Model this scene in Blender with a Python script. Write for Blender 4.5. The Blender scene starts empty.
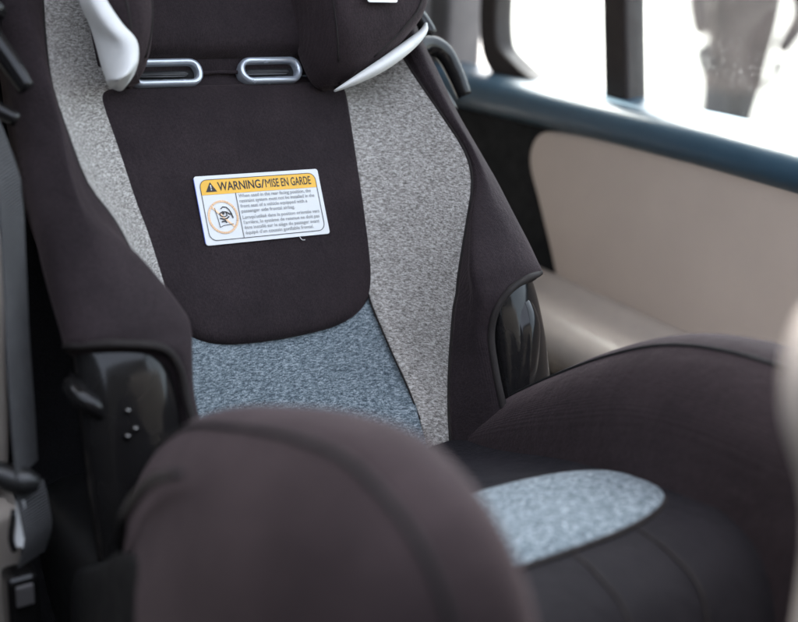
import bpy, bmesh, math, random
import numpy as np
from mathutils import Vector, Matrix
R = math.radians
random.seed(7)
scene = bpy.context.scene
COL = scene.collection

# ------------------------------------------------------------------ camera
cam = bpy.data.objects.new('camera', bpy.data.cameras.new('camera'))
COL.objects.link(cam)
PSI, PIT, ROLL = R(35), R(20), R(4)
fw = Vector((math.sin(PSI)*math.cos(PIT), math.cos(PSI)*math.cos(PIT), -math.sin(PIT)))
rt0 = Vector((math.cos(PSI), -math.sin(PSI), 0)); up0 = rt0.cross(fw)
rt = rt0*math.cos(ROLL) + up0*math.sin(ROLL); up = up0*math.cos(ROLL) - rt0*math.sin(ROLL)
m = Matrix((rt, up, -fw)).transposed().to_4x4()
m.translation = Vector((-0.421, -0.817, 0.6466))
cam.matrix_world = m
cam.data.sensor_width = 36; cam.data.lens = 50.0
cam.data.clip_start = 0.02; cam.data.clip_end = 500
cam.data.dof.use_dof = True
cam.data.dof.focus_distance = 0.94
cam.data.dof.aperture_fstop = 3.0
scene.camera = cam

# ------------------------------------------------------------------ light
world = bpy.data.worlds.new('World'); scene.world = world; world.use_nodes = True
nt = world.node_tree; bg = nt.nodes['Background']
sky = nt.nodes.new('ShaderNodeTexSky'); sky.sky_type = 'NISHITA'; sky.sun_disc = False
sky.sun_elevation = R(52); sky.sun_rotation = R(12)
sky.air_density = 1.0; sky.dust_density = 5.0
hz = nt.nodes.new('ShaderNodeHueSaturation'); hz.inputs['Saturation'].default_value = .45      # desaturated to take the blue cast off the sky light
nt.links.new(sky.outputs[0], hz.inputs['Color']); nt.links.new(hz.outputs[0], bg.inputs[0]); bg.inputs[1].default_value = 0.15
sun = bpy.data.objects.new('sun', bpy.data.lights.new('sun', 'SUN')); COL.objects.link(sun)
sun.data.energy = 2.4; sun.data.angle = R(0.6); sun.data.color = (1, .95, .88)
sdir = Vector((math.sin(R(12))*math.cos(R(52)), math.cos(R(12))*math.cos(R(52)), math.sin(R(52))))
sun.rotation_euler = sdir.to_track_quat('Z', 'Y').to_euler()
vs = scene.view_settings
vs.view_transform = 'Standard'; vs.look = 'None'; vs.gamma = 1; vs.exposure = 3.4
scene.cycles.use_denoising = True
scene.cycles.max_bounces = 8

# ------------------------------------------------------------------ materials
MATS = {}
def newmat(name):
    mt = bpy.data.materials.new(name); mt.use_nodes = True
    MATS[name] = mt
    return mt, mt.node_tree, mt.node_tree.nodes['Principled BSDF']
def N(t, kind, **kw):
    n = t.nodes.new(kind)
    for k, v in kw.items():
        if k in n.inputs.keys(): n.inputs[k].default_value = v
        else: setattr(n, k, v)
    return n
def ramp(t, src, stops):
    r = t.nodes.new('ShaderNodeValToRGB')
    e = r.color_ramp.elements
    while len(e) < len(stops): e.new(0.5)
    for i, (p, c) in enumerate(stops): e[i].position = p; e[i].color = (*c, 1)
    t.links.new(src, r.inputs[0]); return r
def coords(t, scale=(1, 1, 1)):
    tc = t.nodes.new('ShaderNodeTexCoord'); mp = t.nodes.new('ShaderNodeMapping')
    mp.inputs['Scale'].default_value = scale
    t.links.new(tc.outputs['Object'], mp.inputs['Vector']); return mp.outputs[0]
def noise(t, vec, scale, detail=2, rough=.5, dist=0):
    n = N(t, 'ShaderNodeTexNoise', Scale=scale, Detail=detail, Roughness=rough, Distortion=dist)
    t.links.new(vec, n.inputs['Vector']); return n.outputs[0]
def bump(t, b, h, strength, dist, prev=None):
    n = N(t, 'ShaderNodeBump', Strength=strength, Distance=dist)
    t.links.new(h, n.inputs['Height'])
    if prev: t.links.new(prev, n.inputs['Normal'])
    t.links.new(n.outputs[0], b.inputs['Normal']); return n.outputs[0]

def dark_fabric(name, lo, hi, sheen=.35, tint=(.62, .5, .56)):
    mt, t, b = newmat(name)
    v = coords(t)
    big = noise(t, v, 18, 3, .6)
    fine = noise(t, coords(t, (1, 1, 1.0)), 560, 3, .65)
    r = ramp(t, big, [(.3, lo), (.7, hi)])
    mx = N(t, 'ShaderNodeMixRGB', blend_type='OVERLAY'); mx.inputs[0].default_value = .75
    t.links.new(r.outputs[0], mx.inputs[1]); t.links.new(fine, mx.inputs[2])
    # stray lint
    lint = noise(t, coords(t, (1, .25, 1)), 260, 4, .7, 1.5)
    lr = ramp(t, lint, [(.72, (0, 0, 0)), (.80, (.5, .5, .5))])
    m2 = N(t, 'ShaderNodeMixRGB', blend_type='ADD'); m2.inputs[0].default_value = .12
    t.links.new(mx.outputs[0], m2.inputs[1]); t.links.new(lr.outputs[0], m2.inputs[2])
    t.links.new(m2.outputs[0], b.inputs['Base Color'])
    b.inputs['Roughness'].default_value = .82
    b.inputs['Specular IOR Level'].default_value = .12
    b.inputs['Sheen Weight'].default_value = sheen
    b.inputs['Sheen Roughness'].default_value = .45
    b.inputs['Sheen Tint'].default_value = (*tint, 1)
    wav = N(t, 'ShaderNodeTexWave', Scale=300, Distortion=1.6, Detail=2); t.links.new(coords(t), wav.inputs['Vector'])
    p = bump(t, b, wav.outputs[1], .25, .0008)
    p = bump(t, b, fine, .7, .0009, p)
    p = bump(t, b, noise(t, coords(t, (1, .35, .6)), 60, 3, .6, .8), .35, .003, p)
    bump(t, b, noise(t, v, 22, 4, .6), .5, .005, p)
    return mt
dark_fabric('dark_fabric', (.0165, .0122, .0135), (.0255, .0188, .0205), sheen=.12, tint=(.62, .48, .48))
dark_fabric('dark_lycra', (.0185, .0134, .0145), (.0285, .0208, .0222), sheen=.16, tint=(.65, .5, .5))
dark_fabric('cushion_fabric', (.0080, .0072, .0085), (.0125, .0110, .0128), sheen=.06, tint=(.5, .48, .55))
dark_fabric('black_fabric', (.010, .010, .011), (.015, .014, .015), sheen=.1, tint=(.5, .5, .55))

def heather(name, c0, c1, c2):
    mt, t, b = newmat(name)
    st = noise(t, coords(t, (.8, .8, 2.8)), 330, 4, .65, .3)
    fl = noise(t, coords(t, (1, 1, 2.2)), 800, 2, .6)
    mx = N(t, 'ShaderNodeMixRGB'); mx.inputs[0].default_value = .38
    t.links.new(st, mx.inputs[1]); t.links.new(fl, mx.inputs[2])
    r = ramp(t, mx.outputs[0], [(.38, c0), (.5, c1), (.62, c2)])
    t.links.new(r.outputs[0], b.inputs['Base Color'])
    b.inputs['Roughness'].default_value = .9; b.inputs['Specular IOR Level'].default_value = .15
    b.inputs['Sheen Weight'].default_value = .15
    p = bump(t, b, fl, .5, .0008)
    bump(t, b, noise(t, coords(t), 30, 2), .2, .003, p)
    return mt
heather('heather_grey', (.085, .078, .070), (.285, .268, .245), (.56, .535, .50))
heather('heather_skylit_grey', (.030, .043, .054), (.125, .158, .178), (.33, .375, .395))  # grey heather with the blue of the skylight mixed into its colour

def plain(name, col, rough=.5, spec=.5, metal=0, var=.12, vscale=40, bmp=0, bscale=300, coat=0):
    mt, t, b = newmat(name)
    v = coords(t)
    r = ramp(t, noise(t, v, vscale, 4, .6), [(.3, tuple(c*(1-var) for c in col)), (.7, tuple(min(1, c*(1+var)) for c in col))])
    t.links.new(r.outputs[0], b.inputs['Base Color'])
    rr = ramp(t, noise(t, v, vscale*1.7, 3, .6), [(.3, (rough*.85,)*3), (.7, (min(1, rough*1.2),)*3)])
    t.links.new(rr.outputs[0], b.inputs['Roughness'])
    b.inputs['Specular IOR Level'].default_value = spec; b.inputs['Metallic'].default_value = metal
    b.inputs['Coat Weight'].default_value = coat
    if bmp: bump(t, b, noise(t, v, bscale, 3, .6), bmp, .001)
    return mt
plain('gloss_black', (.008, .0075, .0075), .13, .28, bmp=.03, bscale=60)
plain('satin_black', (.014, .014, .014), .38, .5, bmp=.1, bscale=700)
plain('matte_black', (.010, .010, .010), .8, .2, bmp=.2, bscale=500)
plain('white_liner', (.62, .62, .60), .8, .2, var=.06, bmp=.25, bscale=700)
plain('slot_silver', (.44, .48, .53), .24, .5, metal=.6, var=.03)
plain('glint_steel', (.16, .155, .15), .25, .5, metal=1, var=.1)  # for studs that stand in for highlights on the black plastic
plain('piping_dark', (.018, .015, .014), .75, .2)
plain('piping_tan', (.16, .13, .09), .5, .4)
plain('sill_sky_sheen', (.026, .060, .088), .38, .5, var=.05)  # black sill, the blue sky reflection is put into its base colour
plain('beige_panel', (.49, .405, .335), .6, .35, var=.05, vscale=9, bmp=.12, bscale=800)
plain('beige_trim', (.42, .375, .33), .55, .35, var=.05, bmp=.12, bscale=800)
plain('armrest_vinyl', (.36, .31, .265), .33, .5, var=.05, bmp=.12, bscale=800)
plain('beige_leather', (.50, .44, .38), .5, .4, var=.06, bmp=.3, bscale=350)
plain('grey_pillar', (.30, .285, .275), .6, .35, var=.05, bmp=.1, bscale=800)
plain('grey_dark_trim', (.09, .085, .085), .5, .4)
plain('frame_dark', (.022, .016, .014), .55, .3)
plain('belt_web', (.12, .12, .122), .7, .3, var=.1)
plain('label_white', (.62, .63, .62), .35, .4, var=.02)
plain('label_yellow', (.74, .41, .035), .4, .4, var=.03)
plain('label_ink', (.035, .033, .033), .6, .3)
plain('label_grey_ink', (.30, .30, .30), .6, .3)
plain('label_orange', (.86, .58, .36), .6, .3)
plain('label_blue', (.10, .16, .55), .5, .3)
plain('thread', (.7, .68, .66), .8, .2)
plain('jacket', (.042, .031, .029), .85, .2, var=.3, vscale=6)
plain('trousers', (.014, .014, .017), .85, .2, var=.3, vscale=12)
plain('skin', (.35, .22, .17), .6, .3)
plain('hair', (.03, .02, .015), .7, .3)
plain('glove', (.02, .02, .022), .7, .3)
plain('ground', (.22, .215, .205), .9, .2, var=.06, vscale=.7, bmp=.2, bscale=20)
plain('headliner', (.45, .43, .40), .9, .2, var=.03)
# belt webbing: cross ribs
t = MATS['belt_web'].node_tree; b = t.nodes['Principled BSDF']
wv = N(t, 'ShaderNodeTexWave', Scale=160, bands_direction='Z'); t.links.new(coords(t), wv.inputs['Vector'])
bump(t, b, wv.outputs[1], 1, .0015)
src = b.inputs['Base Color'].links[0].from_socket
mw = N(t, 'ShaderNodeMixRGB', blend_type='MULTIPLY'); mw.inputs[0].default_value = .6
t.links.new(src, mw.inputs[1]); t.links.new(wv.outputs[0], mw.inputs[2]); t.links.new(mw.outputs[0], b.inputs['Base Color'])
t = MATS['beige_panel'].node_tree; b = t.nodes['Principled BSDF']
src = b.inputs['Base Color'].links[0].from_socket
sc = noise(t, coords(t, (1, 14, 40)), 2.2, 5, .7, 1.2)
sr = ramp(t, sc, [(.63, (0, 0, 0)), (.70, (1, 1, 1))])
pt = ramp(t, noise(t, coords(t), 7, 2), [(.5, (0, 0, 0)), (.65, (.35, .35, .35))])
mu = N(t, 'ShaderNodeMixRGB', blend_type='MULTIPLY'); mu.inputs[0].default_value = 1
t.links.new(sr.outputs[0], mu.inputs[1]); t.links.new(pt.outputs[0], mu.inputs[2])
md_ = N(t, 'ShaderNodeMixRGB'); md_.inputs[2].default_value = (.27, .22, .18, 1)
t.links.new(mu.outputs[0], md_.inputs[0]); t.links.new(src, md_.inputs[1]); t.links.new(md_.outputs[0], b.inputs['Base Color'])
# dusty window glass
mt, t, b = newmat('dusty_glass')
out = t.nodes['Material Output']
tr = N(t, 'ShaderNodeBsdfTransparent'); tr.inputs[0].default_value = (.93, .96, .95, 1)
gl = N(t, 'ShaderNodeBsdfGlossy', Roughness=.02)
m1 = t.nodes.new('ShaderNodeMixShader')
m1.inputs[0].default_value = .05; t.links.new(tr.outputs[0], m1.inputs[1]); t.links.new(gl.outputs[0], m1.inputs[2])
vo = N(t, 'ShaderNodeTexVoronoi', Scale=260.0); t.links.new(coords(t), vo.inputs['Vector'])
sp = ramp(t, vo.outputs[0], [(.08, (1, 1, 1)), (.17, (0, 0, 0))])
pat = ramp(t, noise(t, coords(t), 9, 4, .65), [(.55, (0, 0, 0)), (.72, (1, 1, 1))])
mm = N(t, 'ShaderNodeMixRGB', blend_type='MULTIPLY'); mm.inputs[0].default_value = 1
t.links.new(sp.outputs[0], mm.inputs[1]); t.links.new(pat.outputs[0], mm.inputs[2])
ma = N(t, 'ShaderNodeMath', operation='MULTIPLY_ADD'); t.links.new(mm.outputs[0], ma.inputs[0])
ma.inputs[1].default_value = .38; ma.inputs[2].default_value = .008
df = N(t, 'ShaderNodeBsdfTranslucent'); df.inputs[0].default_value = (.8, .8, .78, 1)
m2 = t.nodes.new('ShaderNodeMixShader')
t.links.new(ma.outputs[0], m2.inputs[0]); t.links.new(m1.outputs[0], m2.inputs[1]); t.links.new(df.outputs[0], m2.inputs[2])
t.links.new(m2.outputs[0], out.inputs[0]); t.nodes.remove(b)

# ------------------------------------------------------------------ helpers
ORG = {}                                   # world origin of every object with children
def tag(o, label, cat, group=None):
    o['label'] = label; o['category'] = cat
    if group: o['group'] = group
    return o
def thing(name, loc, label, cat, group=None):
    o = bpy.data.objects.new(name, None); o.empty_display_size = .05
    COL.objects.link(o); o.location = loc; ORG[o] = Vector(loc)
    return tag(o, label, cat, group)
def mk(name, verts, faces, mat, parent=None, smooth=True, origin=None):
    """one mesh object; verts in world coordinates"""
    og = ORG[parent] if parent else Vector(origin or (0, 0, 0))
    me = bpy.data.meshes.new(name)
    me.from_pydata([tuple(Vector(v) - og) for v in verts], [], faces)
    me.materials.append(MATS[mat]); me.validate(); me.update()
    if smooth: me.polygons.foreach_set('use_smooth', [True]*len(me.polygons))
    bm = bmesh.new(); bm.from_mesh(me)
    bmesh.ops.remove_doubles(bm, verts=bm.verts, dist=1e-6)
    bmesh.ops.recalc_face_normals(bm, faces=bm.faces); bm.to_mesh(me); bm.free()
    o = bpy.data.objects.new(name, me); COL.objects.link(o)
    if parent: o.parent = parent
    else: o.location = og
    ORG[o] = og
    return o
def cr(P, n, closed=False):
    """Catmull-Rom through the points P, n samples per span"""
    P = np.asarray(P, float); k = len(P); out = []
    spans = k if closed else k-1
    for i in range(spans):
        if closed: a, b_, c, d_ = (P[(i+j-1) % k] for j in range(4))
        else:
            b_, c = P[i], P[i+1]
            a = P[i-1] if i else 2*b_-c
            d_ = P[i+2] if i+2 < k else 2*c-b_
        for j in range(n):
            u = j/n
            out.append(.5*((2*b_)+(-a+c)*u+(2*a-5*b_+4*c-d_)*u*u+(-a+3*b_-3*c+d_)*u**3))
    if not closed: out.append(P[-1])
    return np.array(out)
def surf(rows, nu, nv, closed=False):
    """smooth grid through a net of control points"""
    a = np.array([cr(r, nu, closed) for r in rows])
    g = np.stack([cr(a[:, j], nv) for j in range(a.shape[1])], 1)
    return g
def gridmesh(g, closed=False, caps=False, thick=0):
    nr, nc = g.shape[:2]
    V = [tuple(p) for p in g.reshape(-1, 3)]; F = []
    for i in range(nr-1):
        for j in range(nc if closed else nc-1):
            k = (j+1) % nc
            F.append((i*nc+j, i*nc+k, (i+1)*nc+k, (i+1)*nc+j))
    if caps:
        for i in (0, nr-1):
            c = g[i].mean(0); V.append(tuple(c)); ci = len(V)-1
            for j in range(nc): F.append((i*nc+j, i*nc+(j+1) % nc, ci))
    return V, F
def solid(o, th, off=0):
    md = o.modifiers.new('thickness', 'SOLIDIFY'); md.thickness = th; md.offset = off
    return o
def bevel(o, w, seg=3):
    md = o.modifiers.new('bevel', 'BEVEL'); md.width = w; md.segments = seg; md.limit_method = 'ANGLE'; md.angle_limit = R(35)
    return o
def tube(name, path, r, mat, parent, n=4, seg=8, closed=False, flat=1.0, upv=None, origin=None, raw=False):
    """tube along a smooth path; r may be a list"""
    P = cr(path, n, closed); k = len(P)
    rr = np.full(k, r) if np.isscalar(r) else np.interp(np.linspace(0, 1, k), np.linspace(0, 1, len(r)), r)
    V = []; F = []; prev = None
    for i in range(k):
        if closed: tn = P[(i+1) % k]-P[i-1]
        else: tn = P[min(i+1, k-1)]-P[max(i-1, 0)]
        tn = Vector(tn).normalized()
        if prev is None: prev = tn.cross(Vector(upv) if upv else (Vector((0, 0, 1)) if abs(tn.z) < .9 else Vector((0, 1, 0))))
        a = (prev - tn*prev.dot(tn)).normalized(); b_ = a.cross(tn); prev = a
        for j in range(seg):
            an = 2*math.pi*j/seg
            V.append(Vector(P[i]) + (a*math.cos(an) + b_*math.sin(an)*flat)*rr[i])
    for i in range(k if closed else k-1):
        i2 = (i+1) % k
        for j in range(seg):
            F.append((i*seg+j, i*seg+(j+1) % seg, i2*seg+(j+1) % seg, i2*seg+j))
    if not closed:
        F.append(tuple(range(seg))); F.append(tuple((k-1)*seg+j for j in range(seg)))
    if raw: return V, F
    return mk(name, V, F, mat, parent, origin=origin)
def box(name, lo, hi, mat, parent=None, bev=.004, origin=None):
    V = [(x, y, z) for x in (lo[0], hi[0]) for y in (lo[1], hi[1]) for z in (lo[2], hi[2])]
    F = [(0, 1, 3, 2), (4, 6, 7, 5), (0, 4, 5, 1), (2, 3, 7, 6), (0, 2, 6, 4), (1, 5, 7, 3)]
    o = mk(name, V, F, mat, parent, smooth=False, origin=origin)
    if bev: bevel(o, bev)
    return o
def rring(w, h, r, n=5):
    """rounded rectangle outline, centred, as list of 2-D points"""
    pts = []
    for cx, cy, a0 in ((w/2-r, h/2-r, 0), (-w/2+r, h/2-r, 90), (-w/2+r, -h/2+r, 180), (w/2-r, -h/2+r, 270)):
        for i in range(n+1):
            a = R(a0+90*i/n); pts.append((cx+r*math.cos(a), cy+r*math.sin(a)))
    return pts

# ------------------------------------------------------------------ the car round the seat, unseen parts added only to light and shade it
def struct(o): o['kind'] = 'structure'; return o
struct(mk('ground', [(-150, -150, -.86), (150, -150, -.86), (150, 150, -.86), (-150, 150, -.86)], [(0, 1, 2, 3)], 'ground'))
struct(box('roof_shade_slab', (-.62, -.22, 1.06), (.62, 2.2, 1.12), 'headliner', bev=.02))  # unseen slab for shade, front edge cut back to let sky light in
struct(box('car_floor', (-.75, -1.9, -.50), (.60, 1.6, -.44), 'satin_black', bev=.01))

struct(box('near_quarter_blocker', (-.66, .14, -.44), (-.58, 2.1, 1.06), 'headliner', bev=.02))  # unseen, added to block light from the left rear
struct(box('near_side_blocker', (-.72, -1.95, -.44), (-.66, .135, .86), 'satin_black', bev=.02))  # unseen, added and raised to hold back light from the left
struct(box('front_light_blocker', (-.66, -1.30, -.44), (.6, -1.24, 1.04), 'matte_black', bev=.03))  # unseen, added to cut the light coming from the front
struct(box('tailgate_blocker', (-.58, 2.1, -.44), (.6, 2.16, 1.06), 'satin_black', bev=.02))  # unseen, added to reduce light from behind
# far door -----------------------------------------------------------
door = thing('car_door', (.53, 0, -.45), 'far side rear car door with beige trim and black window sill with its blue sky sheen painted in', 'car door')
def extr(name, prof, y0, y1, mat, parent, ny=2, bend=None, n=4):
    """profile of (x, z) points swept along y, closed"""
    P = cr([(x, 0, z) for x, z in prof], n, True)
    ys = np.linspace(y0, y1, ny)
    g = np.array([[(p[0], y, p[2] + (bend(y) if bend else 0)) for p in P] for y in ys])
    V, F = gridmesh(g, True, True)
    return mk(name, V, F, mat, parent)
BELT = lambda y: -.012*max(0, y)/.4
# sill: top slopes from the glass down to a rounded inner nose
extr('window_sill', [(.575, .452), (.545, .4535), (.515, .452), (.494, .4435), (.488, .426), (.496, .412), (.515, .404), (.55, .40), (.575, .40)], .60, -1.2, 'sill_sky_sheen', door, 12, BELT)
box('door_skin', (.535, -1.2, -.42), (.60, .60, .415), 'satin_black', door, .01)
# black carrier behind the beige insert, rounded window at its rear
def yz_panel(name, outline, x0, x1, mat, parent, bev=.006, n=5):
    P = cr([(0, y, z) for y, z in outline], n, True)
    k = len(P); V = [(x0, p[1], p[2]) for p in P] + [(x1, p[1], p[2]) for p in P]
    F = [tuple(range(k)), tuple(range(2*k-1, k-1, -1))] + [(i, (i+1) % k, k+(i+1) % k, k+i) for i in range(k)]
    o = mk(name, V, F, mat, parent, smooth=False); 
    if bev: bevel(o, bev, 3)
    return o
yz_panel('door_carrier', [(.62, .40), (.3, .41), (-.4, .43), (-1.2, .43), (-1.2, .05), (-1.2, -.35), (-.5, -.38), (.2, -.35), (.60, -.1), (.62, .2)], .506, .54, 'matte_black', door)
yz_panel('beige_insert', [(.235, .372), (.222, .392), (.195, .400), (.10, .410), (-.06, .424), (-.16, .430), (-.5, .436), (-1.1, .436), (-1.18, .40), (-1.18, .2), (-1.1, .06), (-.3, .04), (.10, .04), (.135, .10), (.155, .205), (.205, .30), (.232, .345)], .499, .512, 'beige_panel', door)
extr('armrest', [(.505, .222), (.45, .224), (.405, .219), (.385, .20), (.392, .168), (.43, .14), (.505, .13)], .30, -.75, 'armrest_vinyl', door, 10)

# window frame: rear upright with a rounded lower corner, division bar, top rail
def bar_yz(name, path, w, x0, x1, mat, parent):
    P = cr([(0, y, z) for y, z in path], 6); k = len(P); V = []; F = []
    for i in range(k):
        tn = Vector(P[min(i+1, k-1)]-P[max(i-1, 0)]).normalized(); nn = Vector((0, -tn.z, tn.y))
        for x, s in ((x0, -1), (x1, -1), (x1, 1), (x0, 1)):
            V.append(Vector((x, P[i][1], P[i][2])) + nn*s*w/2)
    for i in range(k-1):
        for j in range(4): F.append((i*4+j, i*4+(j+1) % 4, i*4+4+(j+1) % 4, i*4+4+j))
    F += [(0, 1, 2, 3), tuple((k-1)*4+j for j in range(4))]
    o = mk(name, V, F, mat, parent, smooth=False); bevel(o, .005, 3); return o
bar_yz('rear_window_frame', [(.425, .98), (.418, .75), (.408, .56), (.402, .50), (.388, .466), (.352, .446), (.30, .428), (.25, .418)], .036, .545, .578, 'frame_dark', door)
bar_yz('division_bar', [(.262, .99), (.20, .72), (.166, .555), (.141, .44)], .040, .545, .578, 'frame_dark', door)
bar_yz('window_top_rail', [(.46, .985), (.0, 1.01), (-1.2, 1.02)], .05, .545, .578, 'frame_dark', door)
def pane(name, ol):
    k = len(ol); V = [(.561, y, z) for y, z in ol] + [(.565, y, z) for y, z in ol]
    F = [tuple(range(k)), tuple(range(2*k-1, k-1, -1))] + [(i, (i+1) % k, k+(i+1) % k, k+i) for i in range(k)]
    return mk(name, V, F, 'dusty_glass', door, smooth=False)
pane('window_pane', [(.155, .43), (.170, .56), (.205, .72), (.26, .98), (.42, .98), (.405, .56), (.39, .45)])
pane('window_pane', [(.128, .43), (.150, .56), (.185, .72), (.24, .985), (-1.2, 1.0), (-1.2, .43)])

# rear quarter: pillar trim and a slim quarter light behind the door ----
pil = thing('rear_pillar', (.55, .55, -.44), 'grey trim pillar behind the headrest, beside the narrow quarter window', 'car pillar')
def upright(name, xs, ys, z0, z1, mat, parent, lean=.05):
    V = []; F = []
    zs = np.linspace(z0, z1, 5)
    for z in zs:
        for x, y in ((xs[0], ys[0]), (xs[1], ys[0]), (xs[1], ys[1]), (xs[0], ys[1])): V.append((x, y + lean*(z-z0), z))
    for i in range(4):
        for j in range(4): F.append((i*4+j, i*4+(j+1) % 4, i*4+4+(j+1) % 4, i*4+4+j))
    F += [(0, 1, 2, 3), (16, 17, 18, 19)]
    o = mk(name, V, F, mat, parent, smooth=False); bevel(o, .008, 3); return o
upright('pillar_trim', (.40, .60), (.52, .68), .30, 1.06, 'grey_pillar', pil)
upright('pillar_edge', (.535, .60), (.475, .518), .40, 1.06, 'grey_dark_trim', pil)
box('quarter_panel', (.50, .605, -.44), (.60, 1.3, .40), 'satin_black', pil, .01)

# rear bench the seat stands on -----------------------------------------
RC = R(29)
BU = Vector((0, math.sin(RC), math.cos(RC))); BN = Vector((0, -math.cos(RC), math.sin(RC)))
LC = Vector((0, 0, .40))
def B(s, t, h): return LC + Vector((s, 0, 0)) + BU*t + BN*h      # back-rest coordinates: across, up the back, forward
bench = thing('rear_bench', (.1, .1, -.44), 'black cloth rear bench with a beige side bolster under and behind the child seat', 'car seat')
def slab(name, ring, stations, mat, parent, n=4):
    g = surf([[Vector(f(p)) for p in ring] for f in stations], n, n, True)
    V, F = gridmesh(g, True, True); return mk(name, V, F, mat, parent)
bk = []
for t_ in (-.46, -.44, -.38, -.1, .15, .22, .245):
    e = {-.46: .06, -.44: .015, .22: .012, .245: .05}.get(t_, 0)
    bk.append([B(s, t_, -.085-abs(d)-(e if d == 0 else -0)) if False else B(s*(1-e*.3), t_, -.085 - (e if d < .05 else -e) - d) for s, d in ((-.22, .0), (0, .0), (.10, .0), (.17, .0), (.185, .03), (.185, .11), (.17, .13), (0, .13), (-.22, .13))])
g = surf(bk, 4, 4, True); V, F = gridmesh(g, True, True); mk('seat_back', V, F, 'black_fabric', bench)
rows = []
for y, zt in ((-.62, -.16), (-.61, -.08), (-.57, -.035), (-.4, -.02), (-.1, -.025), (.16, -.04)):
    rows.append([Vector((x, y, z)) for x, z in ((-.46, zt-.01), (-.25, zt), (0, zt), (.25, zt), (.46, zt-.01), (.48, zt-.05), (.47, -.24), (0, -.25), (-.47, -.24), (-.48, zt-.05))])
g = surf(rows, 4, 4, True); V, F = gridmesh(g, True, True); mk('seat_cushion', V, F, 'black_fabric', bench)
# beige bolster of the next seat section, its lower cushion block
rows = []
for z, x0, y0, e in ((.228, -.240, -.082, .02), (.232, -.238, -.088, .004), (.26, -.236, -.086, 0), (.32, -.231, -.072, 0), (.40, -.224, -.050, 0), (.5, -.222, -.005, 0), (.62, -.222, .05, .004), (.64, -.222, .06, .02)):
    rows.append([Vector((x, y, z)) for x, y in ((x0-e+.006, y0+.06), (x0-e, y0+.014), (x0-.014, y0+e), (x0-.07, y0-.012+e), (-.45, y0+e), (-.46, y0+.06), (-.45, y0+.12), (-.27, y0+.12), (x0-e, y0+.10))])
g = surf(rows, 4, 4, True); V, F = gridmesh(g, True, True); mk('side_bolster', V, F, 'beige_leather', bench)
rows = []
for z, e in ((-.02, .0), (.0, 0), (.10, 0), (.20, 0), (.222, .004), (.225, .03)):
    x0 = -.246 + .01*(z/.2)
    rows.append([Vector((x, y, z)) for x, y in ((x0-e, .0), (x0-e, -.085+e), (x0-.014, -.102+e), (-.33, -.115+e), (-.45, -.10+e), (-.46, 0), (-.45, .06), (-.27, .06))])
g = surf(rows, 4, 4, True); V, F = gridmesh(g, True, True); mk('bolster_block', V, F, 'beige_leather', bench)

# ------------------------------------------------------------------ the child seat
seat = thing('child_car_seat', (0, -.15, -.02), 'black and heather grey child car seat with a yellow warning sticker on its back pad', 'child seat')
def mir(sd, P): return Vector((sd*P[0], P[1], P[2]))
# back shell
rows = []
for t_, w, d0 in ((-.34, .12, -.06), (-.32, .14, -.03), (-.25, .15, -.022), (-.1, .155, -.022), (.1, .165, -.022), (.3, .16, -.022), (.42, .14, -.024), (.45, .10, -.035)):
    rows.append([B(s*w, t_, h) for s, h in ((-.96, d0), (-.5, d0), (0, d0), (.5, d0), (.96, d0), (1, -.045), (.9, -.075), (0, -.082), (-.9, -.075), (-1, -.045))])
g = surf(rows, 4, 4, True); V, F = gridmesh(g, True, True); mk('back_shell', V, F, 'satin_black', seat)
# base tub
rows = []
for z, wx, yf, yb in ((-.018, .17, -.47, .05), (-.008, .19, -.49, .06), (.06, .2, -.51, .06), (.16, .205, -.515, .03), (.195, .20, -.505, .0), (.20, .17, -.49, -.03)):
    rows.append([Vector((x*wx, yf+(yb-yf)*f, z)) for x, f in ((-1, .12), (-.9, .02), (0, 0), (.9, .02), (1, .12), (1, .6), (.95, .97), (0, 1), (-.95, .97), (-1, .6))])
g = surf(rows, 4, 4, True); V, F = gridmesh(g, True, True); mk('base_shell', V, F, 'satin_black', seat)

# grey centre of the back, turning into the cushion
ST = [(.22, .10, -.006), (.1, .095, -.006), (0, .088, -.006), (-.096, .089, -.003), (-.15, .098, .003), (-.195, .102, .016)]
rows = []
for t_, s0, h0 in ST[:5]:
    rows.append([B(s*(s0+.012), t_, -.0095+(h0+.008)*abs(s)**3) for s in (-1, -.75, -.4, 0, .4, .75, 1)])
for tc, hc, te, he in ((-.178, -.006, -.172, .008), (-.200, .007, -.195, .016), (-.216, .022, -.220, .028), (-.245, .028, -.245, .032)):
    rows.append([B(s*(.110 if tc > -.19 else .101 if tc > -.21 else .095), tc+(te-tc)*abs(s)**3, hc+(he-hc)*abs(s)**3) for s in (-1, -.75, -.4, 0, .4, .75, 1)])
g = surf(rows, 6, 6); V, F = gridmesh(g); solid(mk('back_centre', V, F, 'heather_skylit_grey', seat), .006, -1)

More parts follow.
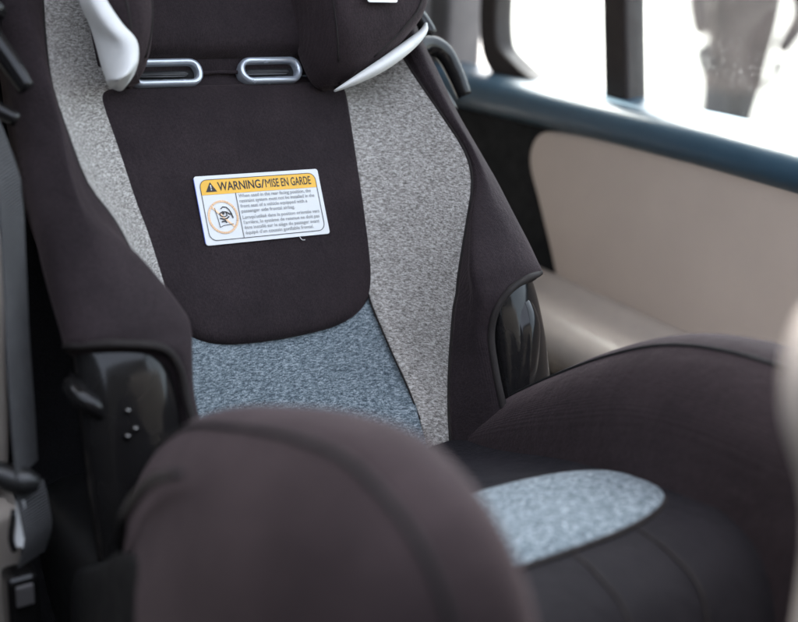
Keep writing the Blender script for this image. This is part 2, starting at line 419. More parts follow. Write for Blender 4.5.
#            t     seam          ridge inner    front          outer         back
WING = [(.24, (.140, -.004), (.156, .002), (.170, .004), (.188, -.004), (.175, -.05)),
        (.19, (.150, .004), (.160, .012), (.173, .018), (.190, .008), (.178, -.05)),
        (.14, (.160, .018), (.165, .026), (.175, .032), (.192, .016), (.180, -.05)),
        (.10, (.166, .032), (.168, .040), (.175, .045), (.194, .028), (.182, -.05)),
        (.06, (.171, .050), (.171, .055), (.177, .058), (.198, .036), (.182, -.05)),
        (.018, (.176, .067), (.176, .071), (.181, .073), (.203, .048), (.180, -.05)),
        (-.012, (.171, .074), (.172, .080), (.181, .083), (.205, .060), (.175, -.05)),
        (-.045, (.158, .072), (.153, .088), (.178, .095), (.207, .070), (.168, -.05)),
        (-.088, (.143, .064), (.137, .096), (.181, .105), (.208, .084), (.162, -.04)),
        (-.105, (.139, .060), (.136, .097), (.179, .106), (.206, .087), (.162, -.03)),
        (-.118, (.135, .056), (.135, .094), (.158, .102), (.180, .07), (.162, -.02)),
        (-.145, (.131, .047), (.134, .080), (.142, .088), (.150, .074), (.152, -.02)),
        (-.175, (.127, .038), (.133, .077), (.140, .087), (.148, .072), (.150, -.02)),
        (-.205, (.123, .032), (.133, .076), (.140, .086), (.148, .070), (.150, -.02)),
        (-.235, (.120, .028), (.135, .075), (.142, .085), (.149, .069), (.150, -.02))]
def st_at(t_):
    a = sorted(ST); ts = [q[0] for q in a]
    return np.interp(t_, ts, [q[1] for q in a]), np.interp(t_, ts, [q[2] for q in a])
for sd in (-1, 1):
    rows = []; seam = []
    WG = WING
    if sd < 0:
        k0 = lambda t_: min(1, max(0, (-.005-t_)/.10))**.8
        ls = lambda t_: np.interp(t_, [-.16, -.10, -.045, -.012, .018, .06, .10], [.010, .012, .021, .023, .014, .005, 0])
        lh = lambda t_: np.interp(t_, [-.16, -.10, -.045, -.012, .018, .06, .10], [0, .004, .016, .016, .011, .004, 0])
        lo = lambda t_: .010 if t_ < -.13 else 0
        WG = [(w[0], (w[1][0]-ls(w[0]), w[1][1]-lh(w[0])), (w[2][0]-.012*k0(w[0]), w[2][1]), (w[3][0]-(.010 if w[0] < -.11 else 0), w[3][1]), (w[4][0]-lo(w[0]), w[4][1]), (w[5][0]-lo(w[0]), w[5][1])) for w in WING]
    dl = .010 if sd < 0 else 0
    for w in WG:
        t_ = w[0]; s0, h0 = st_at(t_); s1, h1 = w[1]
        mids = [(s0, h0), (s0+(s1-s0)*.36, h0+(h1-h0)*.16), (s0+(s1-s0)*.72, h0+(h1-h0)*.52), (s1, h1)]
        rows.append([mir(sd, B(s, t_, h)) for s, h in mids])
        seam.append(mir(sd, B(s1, t_, h1-.0008)))
    g = surf(rows, 6, 4); V, F = gridmesh(g)
    gp = solid(mk('grey_side_panel', V, F, 'heather_grey', seat), .005, -1)
    tube('seam', [q for q in seam], .0016, 'piping_dark', gp, 3, 6)
    tube('stitch_line', [mir(sd, B(st_at(w[0])[0], w[0], st_at(w[0])[1]+.0001)) for w in WING[7:14]], .0009, 'piping_dark', gp, 4, 6)
    rows = []
    for t_, a, b_, c, d_, e in WG:
        m0 = ((a[0]+b_[0])/2, (a[1]+b_[1])/2)
        rows.append([mir(sd, B(s, t_, h)) for s, h in (a, m0, b_, c, d_, ((d_[0]*.45+e[0]*.55), (d_[1]*.45+e[1]*.55)), e)])
    g = surf(rows, 5, 5); V, F = gridmesh(g)
    wc = solid(mk('wing_cover', V, F, 'dark_fabric', seat), .006, -1)
    edge = [B(.190, -.098, .03), B(.2065, -.101, .085), B(.196, -.104, .1005), B(.179, -.107, .1065), B(.160-dl, -.114, .106), B(.1475-dl, -.127, .0985), B(.1425-dl, -.147, .0895), B(.1402-dl, -.175, .0878), B(.1405-dl, -.205, .0868), B(.142-dl, -.235, .0858)]
    tube('edge_piping', [mir(sd, q) for q in edge], .0032, 'piping_dark', wc, 6, 8)
    # black plastic side arm of the shell, seen below the cover
    rows = []
    for t_, si, so, hf in ((-.06, .152, .190, .06), (-.085, .150, .198, .088), (-.105, .148, .203, .099), (-.15, .147, .206, .097), (-.20, .147, .207, .088), (-.25, .149, .207, .080), (-.30, .154, .206, .065), (-.32, .165, .20, .04)):
        si -= dl; mid = (si+so)/2
        rows.append([mir(sd, B(s, t_, h)) for s, h in ((si, hf-.05), (si, hf-.018), (si+.007, hf-.004), (mid-.002, hf), (so-.012, hf-.005), (so-.001, hf-.018), (so-.012, hf-.055), (.164, -.02), (.16, -.03), (si-.005, -.02))])
    g = surf(rows, 4, 5, True); V, F = gridmesh(g, True, True)
    arm = mk('side_arm', V, F, 'gloss_black', seat)
    if sd < 0:                                     # belt lug, and small steel studs in place of bright glints, near arm
        V, F = tube('', [mir(sd, q) for q in (B(.203, -.120, .070), B(.207, -.128, .082), B(.205, -.138, .090), B(.198, -.146, .092), B(.192, -.154, .088))], [.004, .007, .0075, .006, .003], '', None, 6, 12, raw=True)
        mk('belt_lug', V, F, 'gloss_black', arm)
        for ss, tt, hh in ((.178, -.152, .0972), (.175, -.165, .0962), (.181, -.169, .0955)):
            V, F = tube('', [mir(sd, B(ss, tt, hh-.004)), mir(sd, B(ss, tt, hh)), mir(sd, B(ss, tt, hh+.0015))], [.0028, .0022, .0008], '', None, 3, 10, raw=True)
            mk('glint_stud', V, F, 'glint_steel', arm)
    else:                                          # smooth guide lip on the far arm
        V, F = tube('', [mir(sd, q) for q in (B(.172, -.102, .075), B(.178, -.122, .083), B(.179, -.145, .086), B(.172, -.18, .080), B(.162, -.21, .074), B(.156, -.228, .068))], [.005, .014, .016, .015, .010, .005], '', None, 6, 16, raw=True)
        mk('guide_lip', V, F, 'gloss_black', arm)

# dark back pad
def pad_outline(n=64):
    pts = []
    for i in range(n):
        a = 2*math.pi*i/n; c, s = math.cos(a), math.sin(a)
        ex = 2/ (5.0 if s < 0 else 22.0)
        x = abs(c)**(ex)*math.copysign(1, c); y = abs(s)**(ex)*math.copysign(1, s)
        t_ = -.005 + (.109 if y < 0 else .116)*y
        w = .103 + .035*(t_+.114)*.22/.1
        pts.append((-.006*(.5+.5*y) + w*x, t_ + (.012*x*x if y < -.5 else 0)))
    return pts
ol = pad_outline()
rows = []
for f, h in ((1.0, -.012), (1.002, -.003), (.985, .0005), (.95, .0035), (.88, .0045), (.7, .0045), (.45, .004), (.2, .004), (.02, .004)):
    rows.append([B(-.003+(s+.003)*f, -.005+(t_+.005)*f, h-.004) for s, t_ in ol])
V, F = gridmesh(np.array(rows), True, True); pad = mk('back_pad', V, F, 'dark_fabric', seat)
pad.modifiers.new('smooth', 'SUBSURF').render_levels = 1
# dark upper back between the pad and the head rest with a fold between the slots
rows = []
for t_, h in ((.09, -.008), (.102, -.004), (.110, -.0055), (.1175, -.009), (.1245, -.005), (.134, -.001), (.16, .0), (.20, .0)):
    rows.append([B(s, t_, h) for s in (-.115, -.09, -.06, -.02, .02, .06, .09, .105)])
g = surf(rows, 4, 4); V, F = gridmesh(g); solid(mk('upper_back', V, F, 'dark_fabric', seat), .006, -1)
tube('fold_seam', [B(-.028, .1205, -.004), B(-.01, .1215, -.0055), (B(.008, .1205, -.004))], .0016, 'dark_fabric', seat)
# harness slots
for sc_, w in ((-.060, .066), (.0375, .061)):
    ro = rring(w, .0235, .0112, 6); ri = rring(w-.011, .0125, .006, 6)
    prof = [(1, -.008), (1, .0005), (.8, .003), (.25, .003), (0, .0005), (0, -.008)]
    rows = [[B(sc_ + ri[i][0]+(ro[i][0]-ri[i][0])*f, .1205 + ri[i][1]+(ro[i][1]-ri[i][1])*f, h) for i in range(len(ro))] for f, h in prof]
    V, F = gridmesh(np.array(rows), True); sl = mk('harness_slot', V, F, 'slot_silver', seat)
    V = [B(sc_+x, .1205+y, -.0055) for x, y in ri]; mk('slot_recess', V, [tuple(range(len(V)))], 'matte_black', sl)
    V = [B(sc_+x*.86-.003, .1195+y*.35, -.0045+.002*math.sin(x*300)) for x, y in ri]; solid(mk('strap_end', V, [tuple(range(len(V)))], 'belt_web', sl), .001)

# head rest ---------------------------------------------------------------
rows = []
for t_, h in ((.132, -.002), (.135, .008), (.142, .0145), (.16, .018), (.22, .018), (.33, .018), (.36, .01), (.37, -.004)):
    rows.append([B(s, t_, hh) for s, hh in ((-.085, h), (-.05, h+.002), (0, h+.002), (.05, h+.002), (.085, h), (.085, -.01), (0, -.012), (-.085, -.01))])
g = surf(rows, 4, 4, True); V, F = gridmesh(g, True, True)
hr = mk('head_rest', V, F, 'dark_fabric', seat)
HB0 = [(.086, .084, .100, .012, .03), (.0885, .077, .108, .006, .046), (.098, .071, .120, .004, .062), (.116, .067, .137, .003, .076), (.14, .065, .150, .002, .084), (.18, .064, .158, .002, .088), (.26, .064, .160, .002, .088), (.33, .066, .155, .002, .085), (.355, .075, .14, .005, .06)]
for sd in (-1, 1):
    HB = [(t_+(.017 if sd < 0 else .011), si+(.018 if sd < 0 else 0), so+(-.020 if sd < 0 else .021)*min(1, max(0, (t_-.09)/.05)) + (.008 if sd < 0 and t_ < .1 else 0), h0, h1*.95) for t_, si, so, h0, h1 in HB0]
    rows = []
    for t_, si, so, h0, h1 in HB:
        r_ = .014
        ring = [(si, h0), (si, (h0+h1)/2), (si+.004, h1-r_), (si+r_, h1-.002), ((si+so)/2, h1+.001), (so-r_, h1-.002), (so-.003, h1-r_), (so, (h0+h1)/2+.008), (so-.004, max(h0, min(.034, h1*.55))), (so-.012, max(h0, min(.03, h1*.45))), ((si+so)/2, h0)]
        rows.append([mir(sd, B(s, t_, h)) for s, h in ring])
    g = surf(rows, 4, 4, True); V, F = gridmesh(g, True, True)
    hb = mk('head_side_bolster', V, F, 'dark_lycra', hr)
    if sd < 0:      # white lining showing on the flank of the near bolster
        oe = [(.132, .200), (.1325, .1768), (.1332, .1631), (.1295, .1494), (.1272, .1334), (.1261, .1149), (.1243, .0997)]
        ie = [(.143, .182), (.1402, .1577), (.1382, .1447), (.1304, .1271), (.1215, .1132), (.1235, .0975), (.131, .088)]
        rows = []
        for (s0, t0), (s1, t1) in zip(oe, ie):
            rows.append([mir(sd, B(s0-.012, t0+.004, .012)), mir(sd, B(s0, t0, .035)), mir(sd, B((s0+s1)/2+.003, (t0+t1)/2, .058)), mir(sd, B(s1, t1, .078)), mir(sd, B(s1-.012, t1+.006, .074)), mir(sd, B(s1-.02, t1+.008, .03))])
        g = surf(rows, 5, 5, True)
    else:           # its edge below the far bolster
        pa = [(.070, .0845, .045, .0012), (.090, .0915, .052, .004), (.117, .103, .055, .0058), (.147, .119, .055, .0055), (.166, .1315, .055, .0035), (.176, .142, .05, .0012)]
        rows = []
        for s0, t0, h0_, r_ in pa:
            rows.append([B(s0+r_*.9*math.cos(a)*.6, t0-r_*.8*math.cos(a), h0_+r_*2.2*math.sin(a)) for a in np.linspace(0, 2*math.pi, 10, endpoint=False)])
        g = surf(rows, 3, 5, True)
    V, F = gridmesh(g, True, True)
    mk('white_liner', V, F, 'white_liner', hr)
    tube('outer_seam', [mir(sd, B(so-.016, t_, h1-.001)) for t_, si, so, h0, h1 in HB[2:]], .0011, 'piping_dark', hb, 4, 6)
    tube('inner_seam', [mir(sd, B(si+.006, t_, h1-.010)) for t_, si, so, h0, h1 in HB[2:]], .0011, 'piping_dark', hb, 4, 6)
    # belt guide hooks beside the head rest
    if sd > 0:
        pth = [B(.188, .128, -.01), B(.203, .140, -.012), B(.222, .147, -.014), B(.240, .140, -.016), B(.250, .120, -.018), B(.257, .096, -.02)]
        fing = [B(.198, .137, -.012), B(.214, .116, -.014), B(.235, .078, -.016)]
        stub = [B(.195, .19, -.02), B(.218, .178, -.018), B(.230, .158, -.016)]
    else:
        pth = [B(.190, .172, .0), B(.206, .165, .030), B(.216, .150, .055), B(.2146, .129, .068), B(.2042, .1033, .072), B(.1965, .0845, .072)]
        fing = [B(.206, .145, .045), B(.226, .110, .064), B(.224, .078, .069), B(.2065, .063, .070)]
        stub = [B(.190, .20, .0), B(.212, .185, .04), B(.205, .142, .068)]
    V, F = tube('', [mir(sd, q) for q in pth], [.011, .009, .0075, .0075, .007, .006], '', None, 6, 12, flat=1.3, raw=True)
    bg_ = mk('belt_guide', V, F, 'gloss_black', seat)
    V, F = tube('', [mir(sd, q) for q in fing], [.009, .0065, .0055], '', None, 6, 10, flat=1.3, raw=True)
    mk('guide_finger', V, F, 'gloss_black', bg_)
    V, F = tube('', [mir(sd, q) for q in stub], [.010, .008, .006], '', None, 6, 10, flat=1.2, raw=True)
    mk('guide_stub', V, F, 'gloss_black', bg_)

# small white tag sewn on the head-rest side bolster
def plate(name, P0, ex, ey, en, w, h, r, th, mat, parent, n=5):
    """thin rounded plate, centre P0, in plane ex/ey"""
    ol = rring(w, h, r, n); k = len(ol)
    V = [P0+ex*x+ey*y for x, y in ol] + [P0+ex*x+ey*y+en*th for x, y in ol]
    F = [tuple(range(k)), tuple(range(2*k-1, k-1, -1))] + [(i, (i+1) % k, k+(i+1) % k, k+i) for i in range(k)]
    return mk(name, V, F, mat, parent, smooth=False)
EX = Vector((1, 0, 0))
tg = plate('care_tag', B(.108, .1605, .0875), EX, BU, BN, .030, .030, .002, .0008, 'label_white', hr)
plate('tag_print', B(.108, .1625, .0884), EX, BU, BN, .025, .024, .001, .0002, 'label_grey_ink', tg)
plate('tag_field', B(.108, .1635, .0887), EX, BU, BN, .023, .0235, .001, .0002, 'label_white', tg)

# lower seat: cushion, oval, side bolsters ---------------------------------
def cz(y): return .2445 + (-.17-y)*.175
rows = []
for y, z, w in ((-.10, .185, .125), (-.112, .196, .128), (-.135, .206, .13), (-.19, cz(-.19)-.026, .135), (-.27, cz(-.27)-.009, .142), (-.34, cz(-.34), .15), (-.40, cz(-.40)+.001, .15), (-.435, cz(-.435)-.003, .15), (-.465, cz(-.465)-.018, .15), (-.485, .245, .15), (-.492, .20, .15), (-.492, .10, .15)):
    rows.append([Vector((s*w, y - (.0 if abs(s) < .9 else 0) + .02*abs(s)**3*(1 if y < -.42 else 0), z + .012*abs(s)**6*(1 if y > -.44 else .3))) for s in (-1, -.8, -.5, 0, .5, .8, 1)])
g = surf(rows, 5, 5); V, F = gridmesh(g); cu = solid(mk('cushion', V, F, 'cushion_fabric', seat), .01, -1)
ovx, ovy, oa, ob = .0, -.350, .129, .054
def ov(f, a):
    c, s = math.cos(a), math.sin(a); e = 2/2.7
    x = abs(c)**e*math.copysign(1, c)*oa*f; y = abs(s)**e*math.copysign(1, s)*ob*f
    return ovx+x, ovy+y - .05*(x/oa)**2*ob*-1
rows = []
for f, h in ((1.02, -.004), (1.0, .0028), (.96, .0052), (.85, .0075), (.6, .0095), (.3, .0102), (.03, .0104)):
    rows.append([Vector((*ov(f, 2*math.pi*i/72), cz(ov(f, 2*math.pi*i/72)[1]) + h)) for i in range(72)])
V, F = gridmesh(np.array(rows), True, True); oval = mk('grey_seat_panel', V, F, 'heather_skylit_grey', cu)
tube('panel_piping', [r_ + Vector((0, 0, -.001)) for r_ in rows[1][::3]], .0022, 'piping_dark', oval, 3, 6, closed=True)
for x0, x1 in ((.008, -.012), (.064, .05)):
    tube('lip_seam', [Vector((x0, -.405, cz(-.405)+.0012)), Vector(((x0*.7+x1*.3), -.435, cz(-.435)-.0022)), Vector(((x0+x1)/2, -.465, cz(-.465)-.0173)), Vector((x1, -.4853, .245)), Vector((x1, -.4925, .20))], .0011, 'piping_dark', cu, 5, 6)

BOL = [(-.105, .190, .150, .165), (-.13, .228, .158, .178), (-.17, .268, .164, .192), (-.22, .308, .168, .206), (-.27, .343, .171, .220), (-.32, .370, .173, .236), (-.37, .392, .174, .244), (-.42, .411, .174, .246), (-.465, .4225, .173, .244), (-.505, .421, .172, .240), (-.532, .409, .171, .233), (-.549, .387, .170, .225), (-.558, .355, .170, .218), (-.562, .30, .170, .212), (-.560, .22, .170, .206), (-.555, .16, .17, .20)]
for sd in (-1, 1):
    rows = []; crest = []
    for i, (y, zc, xc, xo) in enumerate(BOL):
        zb = .10
        if sd < 0: zc += .015*min(1, (-.1-y)/.2) if zc > .3 else 0; y = y+.012 if y < -.5 else y
        else: zc -= .030*min(1, max(0, (-.34-y)/.12)) if zc > .36 else 0
        k = min(1, max(.25, (zc-zb)/.25))
        xin = .118 + (.014 if sd < 0 and y < -.38 else 0); wi = (xc-xin)
        ring = [(xin+.002, zb), (xin+.003, zb+(zc-zb)*.45), (xin+.006, zc-.085*k), (xc-wi*.80, zc-.045*k), (xc-wi*.45, zc-.014*k), (xc, zc), (xc+(xo-xc)*.42, zc-.006*k), (xc+(xo-xc)*.80, zc-.040*k), (xo, zc-.10*k), (xo-.002, zb+(zc-zb)*.3), (xo-.01, zb)]
        rows.append([mir(sd, Vector((x, y, z))) for x, z in ring])
        crest.append(mir(sd, Vector((xc+.002, y-.0006, zc+.0002))))
    g = surf(rows, 4, 5, True); V, F = gridmesh(g, True, True)
    bo = mk('side_bolster', V, F, 'dark_lycra', seat)
    tube('crest_seam', [Vector(q) for q in g[6:66:3, 24 if sd < 0 else 18]], .0018 if sd < 0 else .0016, 'matte_black', bo, 3, 6)
    # plastic rim along the outer rear edge of the bolster
    if sd < 0: rim = [Vector((.208, -.215, .235)), Vector((.222, -.262, .285)), Vector((.232, -.30, .325)), Vector((.236, -.345, .366)), Vector((.235, -.38, .388))]
    if sd < 0: tube('bolster_rim', [mir(sd, q) for q in rim], [.003, .0035, .0035, .0035, .002], 'gloss_black', seat, 5, 10)
    # shell below the bolster
    rows = []
    for y, zt, xo in ((-.12, .17, .205), (-.14, .19, .215), (-.22, .24, .226), (-.30, .295, .235), (-.36, .30, .238), (-.46, .28, .236), (-.52, .22, .225), (-.535, .14, .21)):
        rows.append([mir(sd, Vector((x, y, z))) for x, z in ((.15, .02), (.15, zt-.02), (.17, zt), (xo-.012, zt), (xo, zt-.015), (xo, .1), (xo-.02, .0))])
    g = surf(rows, 4, 4, True); V, F = gridmesh(g, True, True)
    mk('side_shell', V, F, 'matte_black', seat)

# ------------------------------------------------------------------ warning sticker
ang = R(-.8)
LX = (EX*math.cos(ang)+BU*math.sin(ang)); LY = (BU*math.cos(ang)-EX*math.sin(ang))
LO = B(.0028, .0002, .0012)
LW, LH = .1165, .0585
lab = plate('warning_label', LO, LX, LY, BN, LW, LH, .0022, .0006, 'label_white', seat, 4)
Z1 = .0008
def LP(x, y, z=Z1): return LO + LX*x + LY*y + BN*z
def lmesh(name, polys, mat, z=Z1, th=.00012):
    V = []; F = []
    for p in polys:
        k = len(p); b0 = len(V)
        V += [LP(x, y, z) for x, y in p] + [LP(x, y, z+th) for x, y in p]
        F += [tuple(range(b0+k-1, b0-1, -1)), tuple(range(b0+k, b0+2*k))] + [(b0+i, b0+(i+1) % k, b0+k+(i+1) % k, b0+k+i) for i in range(k)]
    return mk(name, V, F, mat, lab, smooth=False)
def line(pts, w, closed=False):
    """polyline as quads"""
    out = []; k = len(pts)
    for i in range(k if closed else k-1):
        a = Vector(pts[i]).to_2d() if len(pts[i]) > 2 else Vector(pts[i]); b_ = Vector(pts[(i+1) % k])
        d_ = (b_-a)
        if d_.length < 1e-7: continue
        d_.normalize(); n_ = Vector((-d_.y, d_.x))*w/2; a = a-d_*w*.25; b_ = b_+d_*w*.25
        out.append([a+n_, a-n_, b_-n_, b_+n_])
    return out
fw_, fh_ = .1085, .0515           # printed frame
fr_ = rring(fw_, fh_, .0065, 6)
lmesh('frame_line', line(fr_, .0005, True), 'label_ink', Z1+.0002)
ytop = fh_/2; ybn = ytop-.0128
ban = [(x, y) for x, y in rring(fw_, fh_, .0065, 6) if y > 0]
lmesh('yellow_banner', [[(fw_/2, ybn)] + ban + [(-fw_/2, ybn)]], 'label_yellow', Z1)
xd = -fw_/2+.0305
lmesh('column_rule', line([(xd, ybn), (xd, -fh_/2)], .0005), 'label_ink', Z1+.0002)
def text(name, s, x, y, size, width, mat, bold=0, z=Z1+.0003, slant=0):
    cu_ = bpy.data.curves.new('txt', 'FONT'); cu_.body = s; cu_.size = 1; cu_.offset = bold; cu_.shear = slant; cu_.resolution_u = 3
    o = bpy.data.objects.new('txt', cu_); COL.objects.link(o)
    bpy.context.view_layer.update()
    me = o.evaluated_get(bpy.context.evaluated_depsgraph_get()).to_mesh()
    xs = [v.co.x for v in me.vertices]; w0 = max(xs)-min(xs); x0 = min(xs)
    V = [LP(x+(v.co.x-x0)/w0*width, y+v.co.y*size, z) for v in me.vertices]
    F = [tuple(p.vertices) for p in me.polygons]
    r_ = mk(name, V, F, mat, lab, smooth=False)
    bpy.data.objects.remove(o)
    return r_
hx = -fw_/2+.0155
text('warning_heading', 'WARNING', hx, ybn+.0030, .0103, .0395, 'label_ink', .016)
text('warning_heading', '/', hx+.0398, ybn+.0030, .0103, .0036, 'label_ink', .012)
text('warning_heading', 'M', hx+.0440, ybn+.0030, .0103, .0052, 'label_ink', 0)
text('warning_heading', 'ISE EN GARDE', hx+.0500, ybn+.0030, .0103, .0380, 'label_ink', .012)
tri = [(-fw_/2+.0042, ybn+.0024), (-fw_/2+.0142, ybn+.0024), (-fw_/2+.0092, ybn+.0106)]
lmesh('warning_triangle', [tri], 'label_ink', Z1+.0003)
cx, cy = -fw_/2+.0092, ybn+.0052
lmesh('triangle_mark', [[(cx-.0005, cy+.0030), (cx+.0005, cy+.0030), (cx+.00035, cy), (cx-.00035, cy)], [(cx-.0005, cy-.0006), (cx+.0005, cy-.0006), (cx+.0005, cy-.0016), (cx-.0005, cy-.0016)]], 'label_white', Z1+.0006)
LN = ['When used in the rear facing position, the', 'restraint system must not be installed in the', 'front seat of a vehicle equipped with a', 'passenger side frontal airbag.',
      "Lorsqu'utilisé dans la position orientée vers", "l'arrière, le système de retenue ne doit pas", 'être installé sur le siège du passager avant', "équipé d'un coussin gonflable frontal."]
WD = [.0690, .0715, .0635, .0505, .0735, .0725, .0715, .0650]
yy = ybn-.0040
for i, (s, w) in enumerate(zip(LN, WD)):
    text('fine_print', s, xd+.0022, yy, .0042, w, 'label_grey_ink', .012)
    yy -= .0044 if i != 3 else .0054
# pictogram: crossed-out child seat under an air bag
pcx, pcy, pr = -fw_/2+.0155, ybn-.0195, .0128
circ = [(pcx+pr*math.cos(2*math.pi*i/40), pcy+pr*1.05*math.sin(2*math.pi*i/40)) for i in range(40)]
lmesh('prohibition_ring', line(circ, .0017, True) + line([(pcx-pr*.68, pcy+pr*.7), (pcx+pr*.68, pcy-pr*.7)], .0015), 'label_orange', Z1+.0002)
q = lambda pts: [(pcx+x*.001, pcy+y*.001) for x, y in pts]
lmesh('pictogram', line(q([(-6.5, 8), (-5, -2), (-4.5, -8.5), (-1, -7.2), (8, -6.5)]), .0005) + line(q([(-1, 7), (1, 8.5), (4, 8), (6, 6), (7.5, 3), (8.6, -1)]), .0008) +
      line(q([(-3, 3), (0, 4.5), (3, 4), (3.5, 1), (1, 0), (-2, 1), (-3, 3)]), .0008) + line(q([(3.5, 4), (6, 2), (8, 2.2)]), .0010) + line(q([(-3, -1), (0, -2), (3, -1.5), (5, 0)]), .0010) +
      line(q([(-2, -4), (1, -3.4), (2, -5)]), .0011), 'label_ink', Z1+.0003)
lmesh('pictogram_block', [q([(6.6, 3.8), (7.8, 2.4), (8.9, -1), (8.2, -2), (7.2, 1)]), q([(-1, 3.6), (1, 4.4), (1.6, 2.6), (0, 1.6)])], 'label_ink', Z1+.0004)
lmesh('blue_edge', line([(-LW/2-.0001, LH/2-.002), (-LW/2-.0001, -LH/2+.002)], .0006), 'label_blue', .0000, .0005)
tube('loose_thread', [LP(.028, -.0292, .0008), LP(.0285, -.031, .0012), LP(.030, -.0325, .001), LP(.0325, -.0326, .0008)], .00035, 'thread', seat, 4, 6)

# ------------------------------------------------------------------ the car's own belt at the left
belt = thing('seat_belt', (-.24, -.06, 0), 'grey webbing car seat belt hanging with its buckle beside the child seat wing', 'seat belt')
def ribbon(name, path, w, th, mat, parent, wd):
    P = cr(path, 6); V = []; F = []
    for i, p in enumerate(P):
        p = Vector(p); tn = Vector(P[min(i+1, len(P)-1)]-P[max(i-1, 0)]).normalized()
        a = (Vector(wd)-tn*Vector(wd).dot(tn)).normalized(); nn = tn.cross(a)
        for x, y in ((-1, -1), (1, -1), (1, 1), (-1, 1)): V.append(p+a*x*w/2+nn*y*th/2)
    k = len(P)
    for i in range(k-1):
        for j in range(4): F.append((i*4+j, i*4+(j+1) % 4, i*4+4+(j+1) % 4, i*4+4+j))
    F += [(0, 1, 2, 3), tuple((k-1)*4+j for j in range(4))]
    return mk(name, V, F, mat, parent, smooth=False)
ribbon('webbing', [(-.262, .10, .66), (-.244, .0, .55), (-.231, -.066, .475), (-.2285, -.083, .445), (-.232, -.098, .396), (-.2355, -.110, .350), (-.2386, -.1251, .298), (-.2395, -.130, .270)], .042, .0014, 'belt_web', belt, (.56, .83, 0))
ribbon('webbing_fold', [(-.240, -.134, .262), (-.239, -.142, .245), (-.238, -.143, .226), (-.242, -.138, .205)], .026, .0014, 'belt_web', belt, (.85, .52, 0))
V, F = tube('', [Vector((-.262, -.130, .274)), Vector((-.252, -.137, .270)), Vector((-.243, -.142, .268)), Vector((-.236, -.144, .266))], [.008, .0095, .009, .005], '', None, 5, 12, raw=True)
mk('belt_tongue', V, F, 'satin_black', belt)
ribbon('belt_label', [(-.2485, -.142, .255), (-.2495, -.146, .240), (-.2530, -.149, .224)], .0065, .0006, 'label_white', belt, (.8, -.6, 0))
V, F = tube('', [Vector((-.252, -.140, .248)), Vector((-.257, -.147, .232)), Vector((-.256, -.150, .222))], .0022, '', None, 4, 8, raw=True)
mk('tongue_wire', V, F, 'gloss_black', belt)
bk_ = box('buckle', (-.262, -.150, .120), (-.240, -.128, .200), 'gloss_black', belt, .005)
box('release_button', (-.257, -.1525, .178), (-.245, -.1495, .194), 'grey_dark_trim', bk_, .001)
V, F = tube('', [Vector((-.251, -.139, .125)), Vector((-.25, -.12, .06)), Vector((-.25, -.09, -.03))], [.008, .007, .007], '', None, 4, 10, raw=True)
mk('buckle_stalk', V, F, 'satin_black', belt)

# ------------------------------------------------------------------ edge of the front seat
fs = thing('front_seat', (.14, -.66, -.44), 'beige leather front car seat whose rounded edge reaches in before the child seat', 'car seat')
rows = []
for z, x0, e in ((-.05, -.0, .03), (-.03, -.03, .0), (.15, -.045, 0), (.30, -.05, 0), (.40, -.056, 0), (.440, -.068, 0), (.475, -.089, 0), (.500, -.096, 0), (.520, -.091, .0), (.540, -.072, .004), (.552, -.04, .012), (.558, .0, .025)):
    rows.append([Vector((x, y, z)) for x, y in ((x0+.015, -.585-e), (x0, -.605), (x0+.012, -.645+e*.3), (x0+.06, -.67+e), (.20, -.68+e), (.38, -.67+e), (.40, -.63), (.38, -.59-e), (.2, -.58-e), (x0+.07, -.58-e))])
g = surf(rows, 4, 4, True); V, F = gridmesh(g, True, True); mk('seat_back', V, F, 'beige_leather', fs)
box('seat_base', (-.05, -1.15, -.43), (.40, -.60, -.08), 'beige_leather', fs, .03)

# ------------------------------------------------------------------ someone outside the window
PX, PY, GZ = 3.90, 2.72, -.86
person = thing('person', (PX, PY, GZ), 'person in a grey-brown jacket and dark trousers standing outside the car window', 'person')
def skinned(name, joints, edges, radii, matfn, parent, lev=2):
    me = bpy.data.meshes.new(name); me.from_pydata([tuple(Vector(j)-ORG[parent]) for j in joints], edges, []); me.update()
    o = bpy.data.objects.new(name, me); COL.objects.link(o)
    o.modifiers.new('skin', 'SKIN')
    for i, r_ in enumerate(radii):
        sv = me.skin_vertices[0].data[i]; sv.radius = r_ if isinstance(r_, tuple) else (r_, r_); sv.use_root = (i == 0)
    o.modifiers.new('sub', 'SUBSURF').levels = lev
    bpy.context.view_layer.update()
    ev = o.evaluated_get(bpy.context.evaluated_depsgraph_get())
    m2 = bpy.data.meshes.new_from_object(ev); bpy.data.objects.remove(o)
    names = []
    m2.materials.clear()
    for p in m2.polygons:
        n_ = matfn(p.center + ORG[parent])
        if n_ not in names: names.append(n_); m2.materials.append(MATS[n_])
        p.material_index = names.index(n_); p.use_smooth = True
    r_ = bpy.data.objects.new(name, m2); COL.objects.link(r_); r_.parent = parent; ORG[r_] = ORG[parent]
    return r_
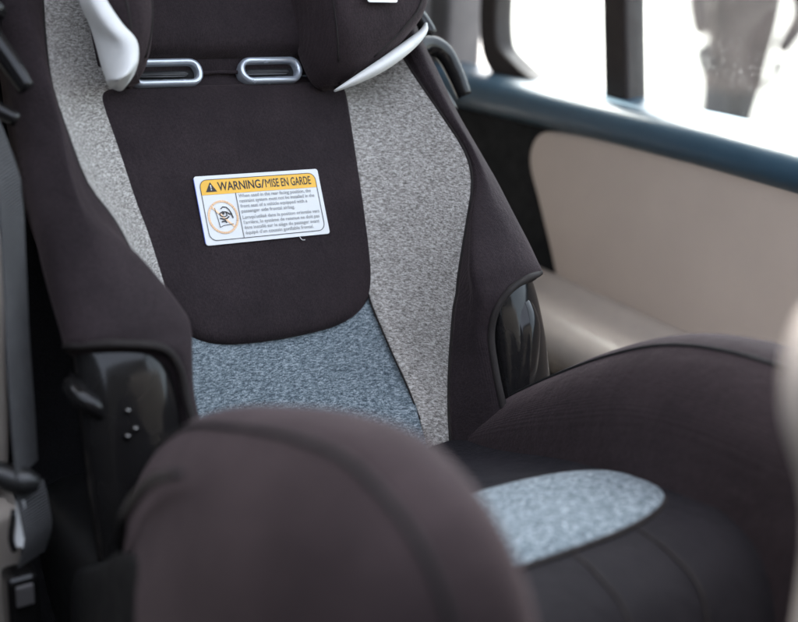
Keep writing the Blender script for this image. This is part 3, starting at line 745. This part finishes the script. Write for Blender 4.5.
# facing across the view: local a = picture right, f = towards the car
ax = Vector((.819, -.574, 0)); fx = Vector((-.574, -.819, 0))
def PP(a, f, z): return Vector((PX, PY, GZ)) + ax*a + fx*f + Vector((0, 0, z))
J = [PP(0, 0, .93), PP(0, .01, 1.12), PP(0, .0, 1.32), PP(0, .0, 1.44), PP(0, .02, 1.53), PP(0, .03, 1.63), PP(0, .04, 1.72),
     PP(-.17, 0, 1.40), PP(-.235, .02, 1.20), PP(-.20, .10, 1.03),
     PP(.17, 0, 1.40), PP(.29, -.02, 1.17), PP(.17, .09, .98),
     PP(-.068, 0, .86), PP(-.07, .06, .48), PP(-.07, .05, .09), PP(-.075, .18, .04),
     PP(.068, 0, .86), PP(.06, -.06, .48), PP(.06, -.10, .09), PP(.065, .03, .04)]
Eg = [(0, 1), (1, 2), (2, 3), (3, 4), (4, 5), (5, 6), (2, 7), (7, 8), (8, 9), (2, 10), (10, 11), (11, 12), (0, 13), (13, 14), (14, 15), (15, 16), (0, 17), (17, 18), (18, 19), (19, 20)]
Rd = [(.15, .11), (.15, .11), (.16, .11), .07, .05, (.08, .095), (.06, .075), .07, .058, .042, .07, .058, .042, .088, .062, .045, .035, .088, .062, .045, .035]
def pm(c):
    h = c.z-GZ
    if h > 1.66: return 'hair'
    if h > 1.48: return 'skin'
    return 'jacket' if h > .93 else 'trousers'
body = skinned('body', J, Eg, Rd, pm, person)
rows = []
for z, wa, wf in ((.80, .142, .125), (.82, .148, .13), (.95, .146, .125), (1.15, .150, .125), (1.30, .170, .125), (1.38, .15, .11)):
    rows.append([PP(wa*math.cos(a)*1.0, wf*math.sin(a), z) for a in np.linspace(0, 2*math.pi, 12, endpoint=False)])
g = surf(rows, 3, 4, True); V, F = gridmesh(g, True, True); mk('jacket', V, F, 'jacket', person)
# hands: palm with four fingers and a thumb
for hp, sd in ((PP(-.20, .10, 1.03), -1), (PP(.17, .09, .98), 1)):
    o0 = hp - Vector((0, 0, .02)); jj = [o0, o0 + Vector((0, 0, -.06))]; ee = [(0, 1)]; rr_ = [(.026, .034), (.03, .036)]
    for i, (da, ln) in enumerate(((-.028, .062), (-.009, .072), (.010, .07), (.028, .056))):
        b0 = len(jj)
        jj += [o0 + fx*da + Vector((0, 0, -.085)), o0 + fx*da*1.05 - ax*sd*.012 + Vector((0, 0, -.085-ln*.5)), o0 + fx*da - ax*sd*.032 + Vector((0, 0, -.085-ln*.9))]
        ee += [(1, b0), (b0, b0+1), (b0+1, b0+2)]; rr_ += [.010, .009, .008]
    b0 = len(jj); jj += [o0 + fx*.045 - ax*sd*.01 + Vector((0, 0, -.045)), o0 + fx*.062 - ax*sd*.02 + Vector((0, 0, -.08))]
    ee += [(0, b0), (b0, b0+1)]; rr_ += [.011, .009]
    skinned('hand', jj, ee, rr_, lambda c: 'glove', body, 1)
